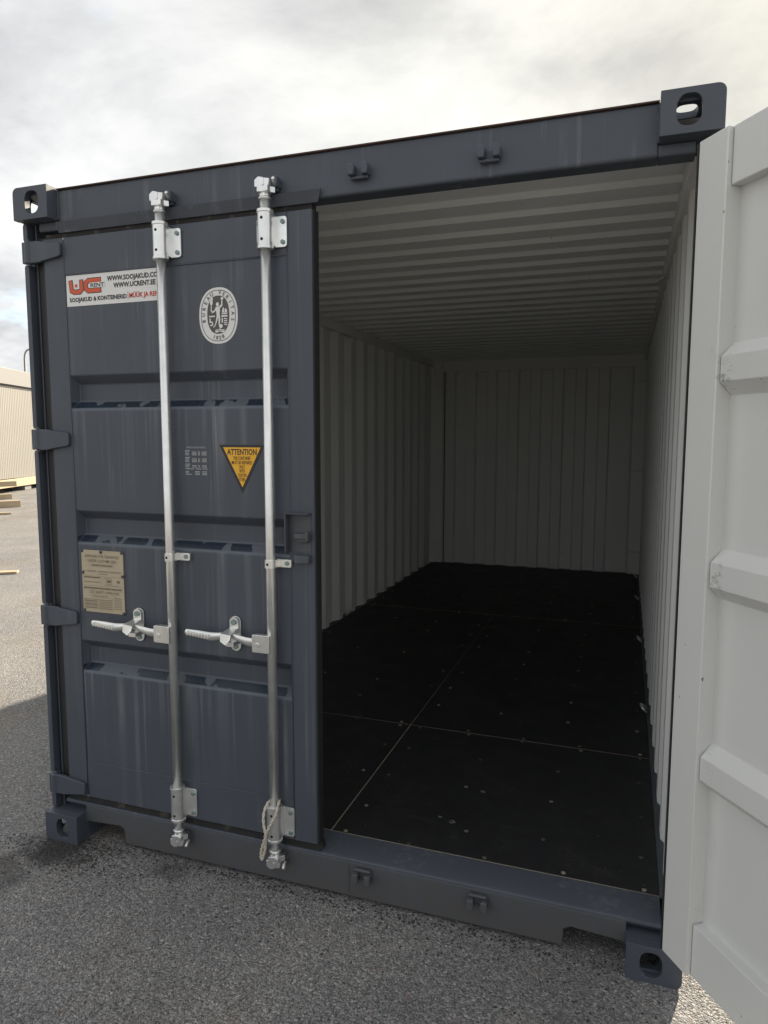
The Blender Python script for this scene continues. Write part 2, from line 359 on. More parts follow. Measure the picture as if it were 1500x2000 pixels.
def rrect(x0, x1, z0, z1, r, corners=(1, 1, 1, 1), n=5):
    """rounded rectangle, corners: bl br tr tl"""
    out = []
    for (cx_, cz_, a0, on, px, pz) in ((x0 + r, z0 + r, 180, corners[0], x0, z0), (x1 - r, z0 + r, 270, corners[1], x1, z0), (x1 - r, z1 - r, 0, corners[2], x1, z1), (x0 + r, z1 - r, 90, corners[3], x0, z1)):
        if not on: out.append((px, pz)); continue
        for k in range(n + 1):
            a = R(a0 + 90 * k / n); out.append((cx_ + r * math.cos(a), cz_ + r * math.sin(a)))
    return out
def oval(cx_, cz_, a, b, n=40, sq=2.0):
    out = []
    for k in range(n):
        t = 2 * math.pi * k / n; c_, s_ = math.cos(t), math.sin(t)
        out.append((cx_ + a * math.copysign(abs(c_) ** (2 / sq), c_), cz_ + b * math.copysign(abs(s_) ** (2 / sq), s_)))
    return out
def add_text(mb, txt, x, z, size, y, mat, width=None, bold=0.0, rot=0.0, align='CENTER', res=2):
    """flat lettering facing -Y; size is the capital height in metres"""
    cu = bpy.data.curves.new('lettering', 'FONT'); cu.body = txt; cu.size = 1; cu.resolution_u = res; cu.offset = bold; cu.align_x = 'LEFT'
    ob = bpy.data.objects.new('lettering', cu); COL.objects.link(ob)
    me = bpy.data.meshes.new_from_object(ob)
    if len(me.vertices) == 0:
        dg = bpy.context.evaluated_depsgraph_get(); me = bpy.data.meshes.new_from_object(ob.evaluated_get(dg))
    vs = [(v.co.x, v.co.y) for v in me.vertices]; fs = [tuple(p.vertices) for p in me.polygons]
    bpy.data.objects.remove(ob); bpy.data.curves.remove(cu); bpy.data.meshes.remove(me)
    x0 = min(v[0] for v in vs); x1 = max(v[0] for v in vs)
    k = size / 0.70; kx = (width / (x1 - x0)) if width else k
    off = {'CENTER': (x0 + x1) / 2, 'LEFT': x0, 'RIGHT': x1}[align]
    ca, sa = math.cos(rot), math.sin(rot); out = []
    for (u, v) in vs:
        a = (u - off) * kx; b = v * k
        out.append((x + a * ca - b * sa, y, z + a * sa + b * ca))
    mb.add(out, fs, mat)
def flat(mb, poly, y, mat):      # flat print facing -Y, poly counter-clockwise seen from the front
    a = sum(poly[i][0] * poly[(i + 1) % len(poly)][1] - poly[(i + 1) % len(poly)][0] * poly[i][1] for i in range(len(poly)))
    q = poly if a > 0 else poly[::-1]
    mb.add([(u, y, v) for u, v in q], [tuple(range(len(q)))], mat)

# ---------------------------------------------------------------- ground
g = MB(); g.add([(-900, -900, 0), (900, -900, 0), (900, 900, 0), (-900, 900, 0)], [(0, 1, 2, 3)])
go = g.build('ground', M_ASPH); go['kind'] = 'structure'

# ================================================================ shipping container
H = 2.591; LEN = 6.058
box20 = empty('shipping_container', (0, 0, 0))
tag(box20, 'dark grey steel shipping container with one door swung open and cream interior', 'container')

# corner castings: hollow blocks with oval holes, built for the front left bottom and mirrored
def casting(xm, ym, top):
    mb = MB(); z0, z1 = (H - 0.118, H) if top else (0.0, 0.118); zc_ = (z0 + z1) / 2; t = 0.026
    cor = (0, 0, 0, 1) if top else (1, 0, 0, 0)
    mb.prism(rrect(0, .162, z0, z1, .022, cor), 'xz', 0, t, 0, [oval(.089, zc_ + (.002 if top else 0), .0325, .041, 32, 2.6)])
    mb.prism(rrect(t, .178, z0 + .001, z1 - .001, .018, (0, 0, 0, 0)), 'yz', 0.001, t + .001, 0, [oval(.100, zc_, .040, .0325, 32, 3.2)])
    za, zb = (z1 - t, z1) if top else (z0, z0 + t)
    mb.prism([(t + .001, t), (.161, t), (.161, .178), (t + .001, .178)], 'xy', za, zb, 0, [oval(.0915, .102, .030, .054, 32, 3.0)])
    zc2, zd2 = (z0, z0 + .012) if top else (z1 - .012, z1)
    mb.box(t + .001, .161, t, .178, zc2, zd2)
    mb.box(.149, .161, t, .178, min(zb, zd2), max(za, zc2))
    mb.box(t + .001, .149, .166, .178, min(zb, zd2), max(za, zc2))
    if ym: mb.v = [(x, LEN - y, z) for x, y, z in mb.v]; mb.f = [f[::-1] for f in mb.f]
    o = mb.build('corner_casting', [M_CAST, M_CREAM], box20, bevel=0.0035, mirror=xm)
    if ym and top: recolour(o, lambda n, c: 1 if (c.y < LEN - .15 or (n.z < -.5 and c.z < H - .1) or (abs(c.x - XW / 2) < XW / 2 - .148)) else 0)
    return o
for top in (0, 1):
    for ym in (0, 1):
        for xm in (0, 1): casting(xm, ym, top)

# hinge heights (centre) and the front posts (J profile, its outer lip cut away at every hinge)
HZ = (0.229, 0.943, 1.650, 2.362); PIN = (0.022, 0.0)
for side in (0, 1):
    p_ = MB()
    p_.prism([(0.0, .075), (.020, .075), (.020, .100), (.046, .100), (.046, .165), (0.0, .165)], 'xy', .118, H - .118)
    o = p_.build('corner_post', [M_PAINT, M_CREAM], box20, bevel=.003, mirror=bool(side))
    rd = MB(); rd.prism([(.034, .066), (.0385, .063), (.041, .066), (.041, .0995), (.034, .0995)], 'xy', .119, H - .119); rd.build('post_inner_ridge', M_PAINT, o, mirror=bool(side))
    zs = [.119] + [q for h in HZ for q in (h - .043, h + .043)] + [H - .119]
    for i in range(0, len(zs), 2):
        a, b = zs[i], zs[i + 1]; l_ = MB(); c_ = .010
        l_.add([(x, y, z) for y in (.040, .0745) for x, z in ((.0, a + c_), (.004, a), (.021, a), (.021, b), (.004, b), (.0, b - c_))],
               [(0, 1, 2, 3, 4, 5), (11, 10, 9, 8, 7, 6)] + [((k + 1) % 6, k, k + 6, (k + 1) % 6 + 6) for k in range(6)])
        l_.build('post_lip', M_PAINT, o, bevel=.002, mirror=bool(side))
    # back posts
    p_ = MB(); p_.prism([(0.0, LEN), (0.0, LEN - .13), (.020, LEN - .150), (.160, LEN - .150), (.175, LEN - .12), (.175, LEN - .02), (.16, LEN)], 'xy', .118, H - .118)
    p_.box(.004, .064, LEN - .156, LEN - .10, 2.40, 2.5815)
    o = p_.build('rear_corner_post', [M_PAINT, M_CREAM], box20, mirror=bool(side))
    recolour(o, lambda n, c: 1 if n.y < -.3 else 0)
    for zz in (.42, 1.31, 2.27):     # lashing bars on the far posts
        l_ = MB(); l_.tube([(.055, LEN - .150, zz - .01), (.055, LEN - .172, zz), (.150, LEN - .172, zz), (.150, LEN - .150, zz - .01)], .006, 8); l_.build('lashing_bar', M_CREAM, o, mirror=bool(side))

# door header and sill
hd = MB(); hd.prism([(.055, 2.446), (.060, 2.440), (.118, 2.437), (.118, 2.583), (.055, 2.583)], 'yz', .1625, 2.2755)
hdo = hd.build('door_header', M_HDR, box20, bevel=.004)
for a, b in ((.064, .162), (2.276, 2.374)): 
    q = MB(); q.prism([(.0562, 2.446), (.060, 2.440), (.118, 2.437), (.118, 2.4722), (.0562, 2.4722)], 'yz', a, b); q.build('header_end', M_HDR, box20, bevel=.003)
q = MB(); q.box(.163, 2.275, .046, .150, 2.5835, 2.5875); q.build('roof_edge_strip', M_RUST, box20)
def notch(x0, x1): return [(x0, .016), (x0, .066), (x0 + .012, .078), (x1 - .012, .084), (x1, .070), (x1, .016)]
sill = [(.1625, .070)] + [(.1625, .074), ][:0] + [(.172, .076), (.330, .086), (.352, .074), (.356, .016)] + [(2.082, .016), (2.086, .074), (2.108, .086), (2.266, .076), (2.2755, .070), (2.2755, .148), (.1625, .148)]
sb = MB(); sb.prism(sill, 'xz', .055, .082); slo = sb.build('door_sill', M_SILL, box20, bevel=.004)
st = MB(); st.prism([(.0555, .1485), (.0575, .156), (.066, .1605), (.186, .1685), (.186, .120), (.082, .120), (.0555, .146)], 'yz', .060, 2.378)
st.build('sill_top_plate', M_PAINT, box20, bevel=.002)
for xw in (1.333, 2.20): q = MB(); q.box(xw, xw + .003, .0535, .056, .02 if xw < 2 else .09, .146); q.build('weld_seam', M_SILL, slo)
def bead(pts, r=.0035):
    q = MB(); rb_ = random.Random(len(pts)); P_ = catmull_(pts, 14); q.tube(P_, [r * rb_.uniform(.7, 1.25) for _ in P_], 7); return q.build('weld_bead', M_PAINT, box20)
def catmull_(P, n):
    out = []
    for a, b in zip(P, P[1:]): out += [Vector(a).lerp(Vector(b), k / n) for k in range(n)]
    return out + [Vector(P[-1])]
for xx in (.1625, 2.2755): bead([(xx, .0545, 2.582), (xx, .0545, 2.475)]); bead([(xx, .0545, .117), (xx, .0545, .074)])
for xx in (.010, XW - .010): bead([(xx, .0395, 2.4722), (xx + (.012 if xx < 1 else -.012), .0395, 2.4722)], .003)
# cam keepers on header and sill
def keeper(xc, zc_, up, y=.055):
    mb = MB(); w = .034; d = 1 if up else -1
    mb.box(xc - w, xc + w, y - .008, y + .002, zc_ - .012, zc_ + .012)
    for s_ in (-1, 1):
        xa = xc + s_ * w * .68
        mb.prism([(xa - .010, zc_ - d * .014), (xa + .010, zc_ - d * .014), (xa + .012, zc_ + d * .012), (xa + .007, zc_ + d * .022), (xa - .009, zc_ + d * .022), (xa - .012, zc_ + d * .010)], 'xz', y - .036, y - .006)
    mb.box(xc - w * .9, xc + w * .9, y - .020, y - .007, zc_ - d * .020 - .004, zc_ - d * .020 + .006)
    return mb
for xc in (1.387, 1.804): keeper(xc, 2.502, True).build('cam_keeper', M_PAINT, box20, bevel=.003)
for xc in (1.392, 1.806): keeper(xc, .112, False).build('cam_keeper', M_SILL, box20, bevel=.003)
for xc in (.648, 1.064):
    keeper(xc + .006, 2.496, True).build('cam_keeper', M_PAINT, box20, bevel=.003); keeper(xc - .004, .112, False).build('cam_keeper', M_SILL, box20, bevel=.003)

# rails
for side in (0, 1):
    q = MB(); q.box(.006, .064, .166, LEN - .152, 2.487, 2.581); o = q.build('top_side_rail', [M_PAINT, M_CREAM], box20, bevel=.003, mirror=bool(side))
    sgn = 1 if side == 0 else -1
    recolour(o, lambda n, c: 1 if (n.x * sgn > .3 or n.z < -.3) else 0)
    q = MB(); q.prism([(.004, .03), (.05, .03), (.05, .038), (.012, .038), (.012, .165), (.0605, .165), (.0605, .172), (.004, .172)], 'xz', .18, LEN - .18); q.build('bottom_side_rail', M_PAINT, box20, mirror=bool(side))
q = MB(); q.box(.066, XW - .066, LEN - .142, LEN - .06, 2.425, 2.581); o = q.build('far_top_rail', [M_PAINT, M_CREAM], box20, bevel=.003); recolour(o, lambda n, c: 1 if n.y < 0 or n.z < 0 else 0)
q = MB(); q.box(.176, XW - .176, LEN - .10, LEN - .01, .02, .17); q.build('far_bottom_rail', M_PAINT, box20)

# corrugated sheets: a folded section, outside and inside faces
def sheet(prof, a, b, mode, t, name, mats, mirror=False):
    """prof: list of (run, depth). mode side: run=y depth=x ; end: run=x depth=y ; roof: run=y, depth=z"""
    mb = MB(); n = len(prof)
    P = {'side': lambda r, d, k: (d, r, k), 'end': lambda r, d, k: (r, d, k), 'roof': lambda r, d, k: (k, r, d)}[mode]
    for (dd, mat) in ((0, 0), (t, 1)):
        vs = [P(r, d + dd, a) for r, d in prof] + [P(r, d + dd, b) for r, d in prof]
        mb.add(vs, [(i, i + 1, n + i + 1, n + i) for i in range(n - 1)], mat)
    return mb.build(name, mats, box20, mirror=mirror)
prof = [(.160, .018)]
y0 = 3.036 - .278 * 10
while y0 + .21 < LEN - .14:
    if y0 - .068 > .165: prof += [(y0 - .068, .006), (y0, .042), (y0 + .070, .042), (y0 + .138, .006)]
    y0 += .278
prof.append((LEN - .130, .006))
for side in (0, 1): sheet(prof, .166, 2.492, 'side', .003, 'side_wall', [M_PAINT, M_CREAM], bool(side))
prof = [(.165, LEN - .085)]; x0 = .429 - .2465
k = 0
while x0 + .23 < XW - .17:
    prof += [(x0, LEN - .085), (x0 + .014, LEN - .128), (x0 + .115, LEN - .128), (x0 + .129, LEN - .085)] if k >= 0 else []
    x0 += .2465; k += 1
prof.append((XW - .165, LEN - .085))
prof = [(r, d) for r, d in prof]
sheet([(r, d + .003) for r, d in prof], .10, 2.43, 'end', -.003, 'end_wall', [M_PAINT, M_CREAM])
prof = [(.112, 2.556)]; y0 = .30
while y0 + .2 < LEN - .1:
    prof += [(y0, 2.556), (y0 + .016, 2.576), (y0 + .104, 2.576), (y0 + .120, 2.556)]; y0 += .209
prof.append((LEN - .06, 2.556))
sheet(prof, .050, XW - .050, 'roof', -.0025, 'roof_panel', [M_PAINT, M_CREAM])
# lashing rings on the left and right wall rails
for side in (0, 1):
    for (yy, zz, d) in ((3.156, 2.478, -1), (4.53, 2.478, -1), (1.78, 2.478, -1), (3.158, .190, 1), (4.543, .190, 1), (1.78, .190, 1), (5.6, .190, 1)):
        q = MB(); q.tube([(.060, yy - .028, zz), (.085, yy - .024, zz + d * .022), (.092, yy, zz + d * .032), (.085, yy + .024, zz + d * .022), (.060, yy + .028, zz)], .007, 8); q.build('lashing_ring', M_GALV, box20, mirror=bool(side))

# ---- floor: black film-faced plywood sheets, pale sealed joints, screw heads
FZ = .171; xs = (.063, 1.2105, 2.3765); ys = (.187, 1.222, 3.628, LEN - .130); gp = .0036
deck = MB(); deck.box(.062, 2.377, .1865, LEN - .10, .14, FZ - .0022); deck.build('joint_sealant', M_JOINT, box20)
cross = MB()
for yy in [0.5 + .6 * i for i in range(10)]: cross.box(.052, XW - .052, yy, yy + .045, .035, .139)
for yy in range(1): cross.build('cross_member', M_PAINT, box20)
scr = MB(); scr.tube([(0, 0, -.001), (0, 0, .0016), (0, 0, .0024)], [.0082, .0082, .0055], 10); scr_me = None
panels = {}
for i in range(2):
    for j in range(3):
        gl_ = (.0022, .0012, .0007)[j]; ga = (0, .0036, .0075)[j]; gb = (.0036, .0075, 0)[j]
        q = MB(); q.box(xs[i] + (gl_ if i else 0), xs[i + 1] - (0 if i else gl_), ys[j] + ga, ys[j + 1] - gb, FZ - .02, FZ)
        panels[i, j] = q.build('floor_panel', M_PLY, box20, bevel=.0012, seg=1)
proto = scr.build('screw', M_SCREW, panels[1, 0])
spots = []
gx = (1.279, 1.628, 1.981, 2.329); gxl = (.11, .46, .81, 1.159)
rows = [.392, .672, .952] + [1.525 + .288 * k for k in range(7)] + [3.93 + .288 * k for k in range(3)]
for yy in rows: spots += [(x, yy) for x in gx + gxl]
edge = (.12, .40, .66, .92, 1.159, 1.262, 1.517, 1.795, 2.064, 2.335)
for yy in (.202, 1.199, 1.243, 3.606, 3.650): spots += [(x, yy) for x in edge]
first = True
for (x, y) in spots:
    if random.random() < .05: continue
    i = 0 if x < 1.2105 else 1; j = 0 if y < 1.222 else (1 if y < 3.628 else 2)
    loc = (x + random.uniform(-.006, .006), y + random.uniform(-.006, .006), FZ)
    if first and (i, j) == (1, 0): proto.location = loc; first = False
    else: dup(proto, loc, panels[i, j])
for (x, y, r) in ((1.632, .392, .013), (1.70, .345, .009), (1.58, .41, .008), (1.70, .66, .010)):      # filler blobs beside the screws
    q = MB(); q.prism([(x + r * (1 + random.uniform(-.25, .25)) * math.cos(2 * math.pi * k / 9), y + r * .8 * (1 + random.uniform(-.25, .25)) * math.sin(2 * math.pi * k / 9)) for k in range(9)], 'xy', FZ - .001, FZ + .0012); q.build('filler_blob', M_FILL, panels[1, 0])

# ================================================================ doors (built closed on the left; the right one mirrored and swung open)
ZB, ZT = .192, 2.408; XL, XR = .092, 1.2165; YF, YI = .045, .095
GROOVES = (1.766, 1.245, .724)
def build_door(side):
    mir = bool(side); px = PIN[0] if not mir else XW - PIN[0]
    root = empty('container_door', (px, PIN[1], 0), box20, 0 if not mir else R(124.5))
    root['label'] = 'closed dark grey door with two galvanised lock rods and stickers' if not mir else 'open door showing its cream painted inner side'
    org = (px, PIN[1], 0); K = dict(parent=root, origin=org, mirror=mir); SG = -1 if mir else 1
    cm = M_CREAM_DIM if mir else M_CREAM
    # pressed panel
    xsn = [.170, .189, .203, 1.098, 1.121, 1.140] if not mir else [.170, .1805, .1835, 1.098, 1.121, 1.140]; zsn = [.30]
    for zb in sorted(GROOVES): zsn += [zb, zb + .033, zb + .096, zb + .129]
    zsn.append(2.30)
    def dep(i, k):
        inx = i in (2, 3); kk = (k - 1) % 4; inz = 0 < k < len(zsn) - 1 and kk in (1, 2)
        return .037 if (inx and inz) else 0
    p_ = MB(); nx = len(xsn)
    for (dd, mat) in ((0, 0), (.0025, 1)):
        vs = [(xsn[i], .047 + dep(i, k) + dd, zsn[k]) for k in range(len(zsn)) for i in range(nx)]
        fs = []
        for k in range(len(zsn) - 1):
            for i in range(nx - 1):
                f = (k * nx + i, k * nx + i + 1, (k + 1) * nx + i + 1, (k + 1) * nx + i)
                dp = [dep(i, k), dep(i + 1, k), dep(i + 1, k + 1), dep(i, k + 1)]; deep = [a for a in range(4) if dp[a] > 0]
                if len(deep) == 1: a = deep[0]; ff = [(f[a], f[(a + 1) % 4], f[(a + 2) % 4]), (f[a], f[(a + 2) % 4], f[(a + 3) % 4])]
                else: ff = [f]
                fs += ff if mat == 0 else [g_[::-1] for g_ in ff]
        p_.add(vs, fs, mat)
    po = p_.build('door_panel', [M_PANEL, cm], bevel=.003 if not mir else .0015, **K)
    # frame
    def member(x0, x1, y0, y1, z0, z1, name, inner):
        q = MB(); q.box(x0, x1, y0, y1, z0, z1); o = q.build(name, [M_PAINT, cm], bevel=.003, **K)
        recolour(o, lambda n, c: 1 if (n.y > .5 or inner(n.x * SG, n.z)) and c.y > (.05 - PIN[1]) else 0); return o
    member(XL if not mir else .079, .186 if not mir else .180, YF, YI, ZB, ZT, 'hinge_stile', lambda nx_, nz_: nx_ > .5)
    member(1.126, XR, YF, YI + (.002 if not mir else 0), ZB, ZT, 'lock_stile', lambda nx_, nz_: nx_ < -.5)
    for a, b, nm in ((ZB, .342, 'bottom_rail'), (2.270, ZT, 'top_rail')):
        member(.187 if not mir else .181, 1.125, YF + .0008, YI - .014, a, b, nm, lambda nx_, nz_, nm=nm: (nz_ > .5 if nm == 'bottom_rail' else nz_ < -.5))
    # welds where the panel meets the frame
    for (z_) in (.343, 2.2685):
        q = MB(); q.tube([(.188, YF + .0015, z_), (.5, YF + .0008, z_ + .001), (.8, YF + .0012, z_), (1.124, YF + .001, z_)], .0028, 6); q.build('weld_seam', M_PAINT, **K)
    for x_ in (.1872, 1.1245):
        q = MB(); q.tube([(x_, YF + .0015, .20), (x_ + .0005, YF + .001, 1.2), (x_, YF + .0015, 2.40)], .0026, 6); q.build('weld_seam', M_PAINT, **K)
    # rubber seal round the leaf
    if not mir: q = MB(); q.box(.0465, XL - .0005, .068, .098, ZB - .02, ZT + .012); q.build('door_gasket', M_RUB, **K)
    if mir: q = MB(); q.box(.0745, .0785, .070, .0975, ZB + .004, ZT - .004); q.build('door_gasket', M_RUB, **K)
    if not mir: q = MB(); q.box(.074, XL - .001, .056, .0675, ZB - .01, ZT + .004); q.build('door_gasket', M_RUB, **K)
    if not mir: q = MB(); q.box(XL, XR - .004, .060, .090, ZT + .0005, 2.4275); q.build('door_gasket', M_DRUB, **K)
    if not mir: q = MB(); q.box(XL, XR + .012, .060, .090, .1690 if not mir else .178, ZB - .0005); q.build('door_gasket', M_DRUB, **K)
    q = MB(); q.box(XR + .0005, XR + .0035, .058, .093, ZB, ZT); q.build('door_gasket', M_RUB, **K)
    if not mir:
        q = MB(); q.prism([(.047, 2.464), (.054, 2.466), (.056, 2.430), (.052, 2.428)], 'yz', .1635, 1.236); q.v = [(x + (.018 if (x > 1 and z > 2.45) else 0), y - (.010 if z > 2.45 else 0.0), z) for x, y, z in q.v]
        q.build('rain_lip', M_HDR, **K)
        q = MB(); q.prism([(.0555, .165), (.062, .190), (.070, .190), (.070, .165)], 'yz', .1, 1.222); q.build('bottom_seal_lip', M_DRUB, **K)
    # hinges
    for h in HZ:
        q = MB()
        q.prism([(.0145, h - .040), (.075, h - .040), (.098, h - .036), (.178, h - .024), (.184, h - .018), (.184, h + .020), (.178, h + .026), (.098, h + .036), (.075, h + .040), (.0145, h + .040)], 'xz', .029, .0435)
        hy = .040 if not mir else .012; hx = .026 if not mir else PIN[0]
        if not mir: q.box(.001, .0145, .0295, .062, h - .0400, h + .0400)
        q.tube([(hx, hy, h - .050), (hx, hy, h - .0396), (hx, hy, h - .0395), (hx, hy, h + .0395), (hx, hy, h + .0396), (hx, hy, h + .050)], [.008, .008, .0175, .0175, .008, .008], 16)
        q.build('hinge', M_PAINT, bevel=.0025, **K)
    # lock rods with their brackets, cams and handles
    for ri, X in enumerate((.648, 1.063)):
        yc = .012; r = .0168
        q = MB(); q.tube([(X, yc, .150), (X, yc, 2.452)], r, 24); q.build('lock_rod', M_GALV, **K)
        for (za, zb) in ((2.282, 2.408), (.198, .334)):
            q = MB(); q.tube([(X, yc, za), (X, yc, za + .010), (X, yc, za + .0101), (X, yc, zb - .010), (X, yc, zb - .0099), (X, yc, zb)], [.0280, .0280, .0262, .0262, .0285, .0285], 28)
            q.box(X - .0258, X + .0258, yc, YF - .004, za + .012, zb - .012)
            for zz in (za + .028, zb - .030): q.disc((X + .000, yc - .0252, zz), (0, -1, 0), .0052, .0015, 12, 1)
            q.build('rod_bracket', [M_GALV, M_HOLE], bevel=.0015, **K)
            for s_ in ((-1, 1)):
                xa, xb = (X + .022, X + .066) if s_ > 0 else (X - .046, X - .022)
                q = MB(); q.prism(rrect(min(xa, xb), max(xa, xb), za + .010, zb - .016, .010, (s_ < 0, s_ > 0, s_ > 0, s_ < 0)), 'xz', YF - .0085, YF - .0015)
                for zz in (za + .026, zb - .034):
                    xx = X + .052 if s_ > 0 else X - .036
                    q.disc((xx, YF - .0084, zz), (0, -1, 0), .0085, .0055, 6, 1); q.disc((xx, YF - .0135, zz), (0, -1, 0), .004, .002, 8, 1)
                q.build('bracket_plate', [M_GALV2, M_BOLT], bevel=.0012, **K)
        # centre guide
        q = MB(); q.tube([(X, yc, 1.206), (X, yc, 1.236)], .0212, 22); q.box(X - .020, X + .020, yc, YF - .003, 1.206, 1.236)
        q.prism(rrect(X + .016, X + .070, 1.207, 1.235, .006, (0, 1, 1, 0)), 'xz', YF - .014, YF - .004); q.box(X + .040, X + .068, YF - .006, YF - .0005, 1.2065, 1.2345)
        q.box(X - .030, X - .016, YF - .012, YF - .002, 1.208, 1.234)
        q.disc((X - .002, yc - .0203, 1.221), (0, -1, 0), .0048, .0015, 12, 1); q.disc((X + .054, YF - .014, 1.222), (0, -1, 0), .0085, .005, 6, 2)
        q.build('rod_guide', [M_GALV2, M_HOLE, M_BOLT], bevel=.0015, **K)
        # cams at both ends
        for up in (1, -1):
            zb = 2.446 if up > 0 else .158
            q = MB(); q.tube([(X, yc, zb - up * .006), (X, yc, zb), (X, yc, zb + up * .002), (X, yc, zb + up * .016)], [.0205, .0225, .0180, .0170], 20)
            pts = []
            for k in range(10):
                a = 2 * math.pi * k / 10 + .3; rr = .034 if k % 2 == 0 else .021
                pts.append((X + rr * math.cos(a) + .004, yc - .002 + rr * .85 * math.sin(a)))
            q.prism(pts, 'xy', zb + up * .014, zb + up * .034)
            q.prism([(X - .030, zb + up * .034), (X - .008, zb + up * .030), (X + .004, zb + up * .040), (X + .002, zb + up * .062), (X - .016, zb + up * .066), (X - .030, zb + up * .056)], 'xz', yc - .016, yc + .014)
            q.prism([(X - .006, zb + up * .034), (X + .020, zb + up * .034), (X + .022, zb + up * .058), (X + .000, zb + up * .062)], 'xz', yc - .012, yc + .020)
            q.tube([(X + .030, yc + .016, zb + up * .046), (X + .036, yc - .010, zb + up * .058)], [.008, .006], 10)
            q.build('rod_cam', M_GALV, bevel=.003, **K)
        # handle and catch
        zh = .934 if ri == 0 else .939; xt = .298 if ri == 0 else .722; xn = xt + .175
        q = MB(); q.prism(rrect(X - .064, X + .004, zh - .034, zh + .030, .005), 'xz', yc - .030, yc - .014); q.prism(rrect(X - .064, X - .004, zh - .030, zh + .026, .005), 'xz', yc - .013, yc + .006)
        q.disc((X - .042, yc - .0302, zh - .006), (0, -1, 0), .0085, .003, 14)
        q.build('handle_hub', M_GALV, bevel=.002, **K)
        q = MB(); yh = yc - .020
        q.tube([(xt, yh - .006, zh + .014), (xt + .006, yh - .006, zh + .0135), (xt + .06, yh - .006, zh + .010), (xt + .105, yh - .004, zh + .005), (xt + .125, yh, zh + .006), (xn, yh + .004, zh + .014), (xn + .03, yh + .004, zh + .010), (X - .095, yh + .002, zh), (X - .050, yh + .002, zh - .004)],
               [(.0085, .005), (.012, .007), (.0145, .008), (.0165, .008), (.015, .007), (.0105, .006), (.0105, .006), (.0155, .006), (.0165, .006)], 14)
        o = q.build('lock_handle', M_GALV, **K)
        q = MB()
        for k in range(16): q.disc((xt + .012 + .092 * k / 15, yh - .0125, zh + .0125 - .0065 * k / 15 + (.006 if k % 2 else -.006)), (0, -1, 0), .0032, .0022, 6)
        q.build('grip_studs', M_GALV2, **K)
        xc = xn + .003
        q = MB(); q.prism(rrect(xc - .021, xc + .021, zh - .056, zh + .074, .020), 'xz', YF - .006, YF - .001); q.build('catch_plate', M_GALV2, bevel=.001, **K)
        q = MB(); q.prism(rrect(xc - .018, xc + .018, zh + .030, zh + .072, .016, (0, 0, 1, 1)), 'xz', YF - .016, YF - .008)
        q.add([(xc - .018, YF - .016, zh + .032), (xc + .014, YF - .016, zh + .032), (xc + .018, -.024, zh + .020), (xc - .024, -.024, zh + .024), (xc - .002, -.030, zh - .016), (xc - .024, -.028, zh - .004), (xc + .016, -.028, zh + .004)],
              [(0, 1, 2, 3), (3, 2, 6, 4, 5)], 0)
        q.prism(rrect(xc - .012, xc + .020, zh - .026, zh - .010, .003), 'xz', -.010, YF - .006)
        q.disc((xc, YF - .016, zh + .054), (0, -1, 0), .0105, .006, 12, 1); q.disc((xc, YF - .006, zh - .040), (0, -1, 0), .0095, .006, 6, 1)
        q.build('handle_catch', [M_GALV2, M_BOLT], **K)
    if not mir:
        # seal bracket on the lock stile
        q = MB(); q.box(1.118, 1.123, .010, YF - .0005, 1.262, 1.396); q.box(1.118, 1.208, .012, YF - .0005, 1.3965, 1.401); q.build('seal_bracket', M_PAINT, bevel=.0015, **K)
        q = MB(); q.box(1.150, 1.206, .018, YF - .0005, 1.312, 1.330); q.prism([(1.160, 1.300), (1.200, 1.300), (1.206, 1.312), (1.152, 1.312)], 'xz', .026, YF - .0005); q.box(1.196, 1.207, .010, .030, 1.308, 1.340); q.build('seal_lug', M_SILL, bevel=.002, **K)
        q = MB(); q.box(1.150, 1.204, .020, YF - .0005, 1.226, 1.254); q.build('seal_lug', M_PAINT, bevel=.0025, **K)
        q = MB(); q.box(1.130, 1.204, YF - .0022, YF - .0003, 1.262, 1.392); q.build('seal_bracket', M_SILL, **K)
    return root, K
doorL, KL = build_door(0)
doorR, KR = build_door(1)

# ---------------------------------------------------------------- stickers and plates on the closed door
Y0, Y1, Y2, Y3 = YF - .0003, YF - .0011, YF - .0017, YF - .0023
PY = .047       # panel face
P0, P1, P2, P3 = PY - .0008, PY - .0013, PY - .0018, PY - .0023
# rental firm sticker
q = MB(); q.box(.193, .628, P0, PY - .0002, 2.1525, 2.2705, 0)
def stroke(pts, w, ext):     # outline of a thick open polyline, mitred
    P = [Vector(p) for p in pts]; P[0] = P[0] + (P[0] - P[1]).normalized() * ext; P[-1] = P[-1] + (P[-1] - P[-2]).normalized() * ext; lf = []; rg_ = []
    for i, p in enumerate(P):
        d0 = (P[i] - P[max(i - 1, 0)]); d1 = (P[min(i + 1, len(P) - 1)] - P[i])
        d0 = (d0 if d0.length else d1).normalized(); d1 = (d1 if d1.length else d0).normalized()
        n0 = Vector((-d0.y, d0.x)); n1 = Vector((-d1.y, d1.x)); mt = (n0 + n1).normalized(); k_ = (w / 2) / max(mt.dot(n0), .3)
        lf.append(tuple(p + mt * k_)); rg_.append(tuple(p - mt * k_))
    return lf + rg_[::-1]
U = [(.2135, 2.2465), (.2175, 2.2100), (.2290, 2.2045), (.2560, 2.2045), (.2640, 2.2120), (.2640, 2.2465)]
C_ = [(.3530, 2.2425), (.2960, 2.2425), (.2850, 2.2350), (.2850, 2.2130), (.2960, 2.2055), (.3530, 2.2055)]
for pl in (U, C_):
    flat(q, stroke(pl, .0200, .0025), P1, 1)
for pl in (U, C_):
    flat(q, stroke(pl, .0148, .0), P2, 2)
flat(q, [(.2335, 2.2215), (.2450, 2.2215), (.2450, 2.2325), (.2335, 2.2325)], P2, 2)
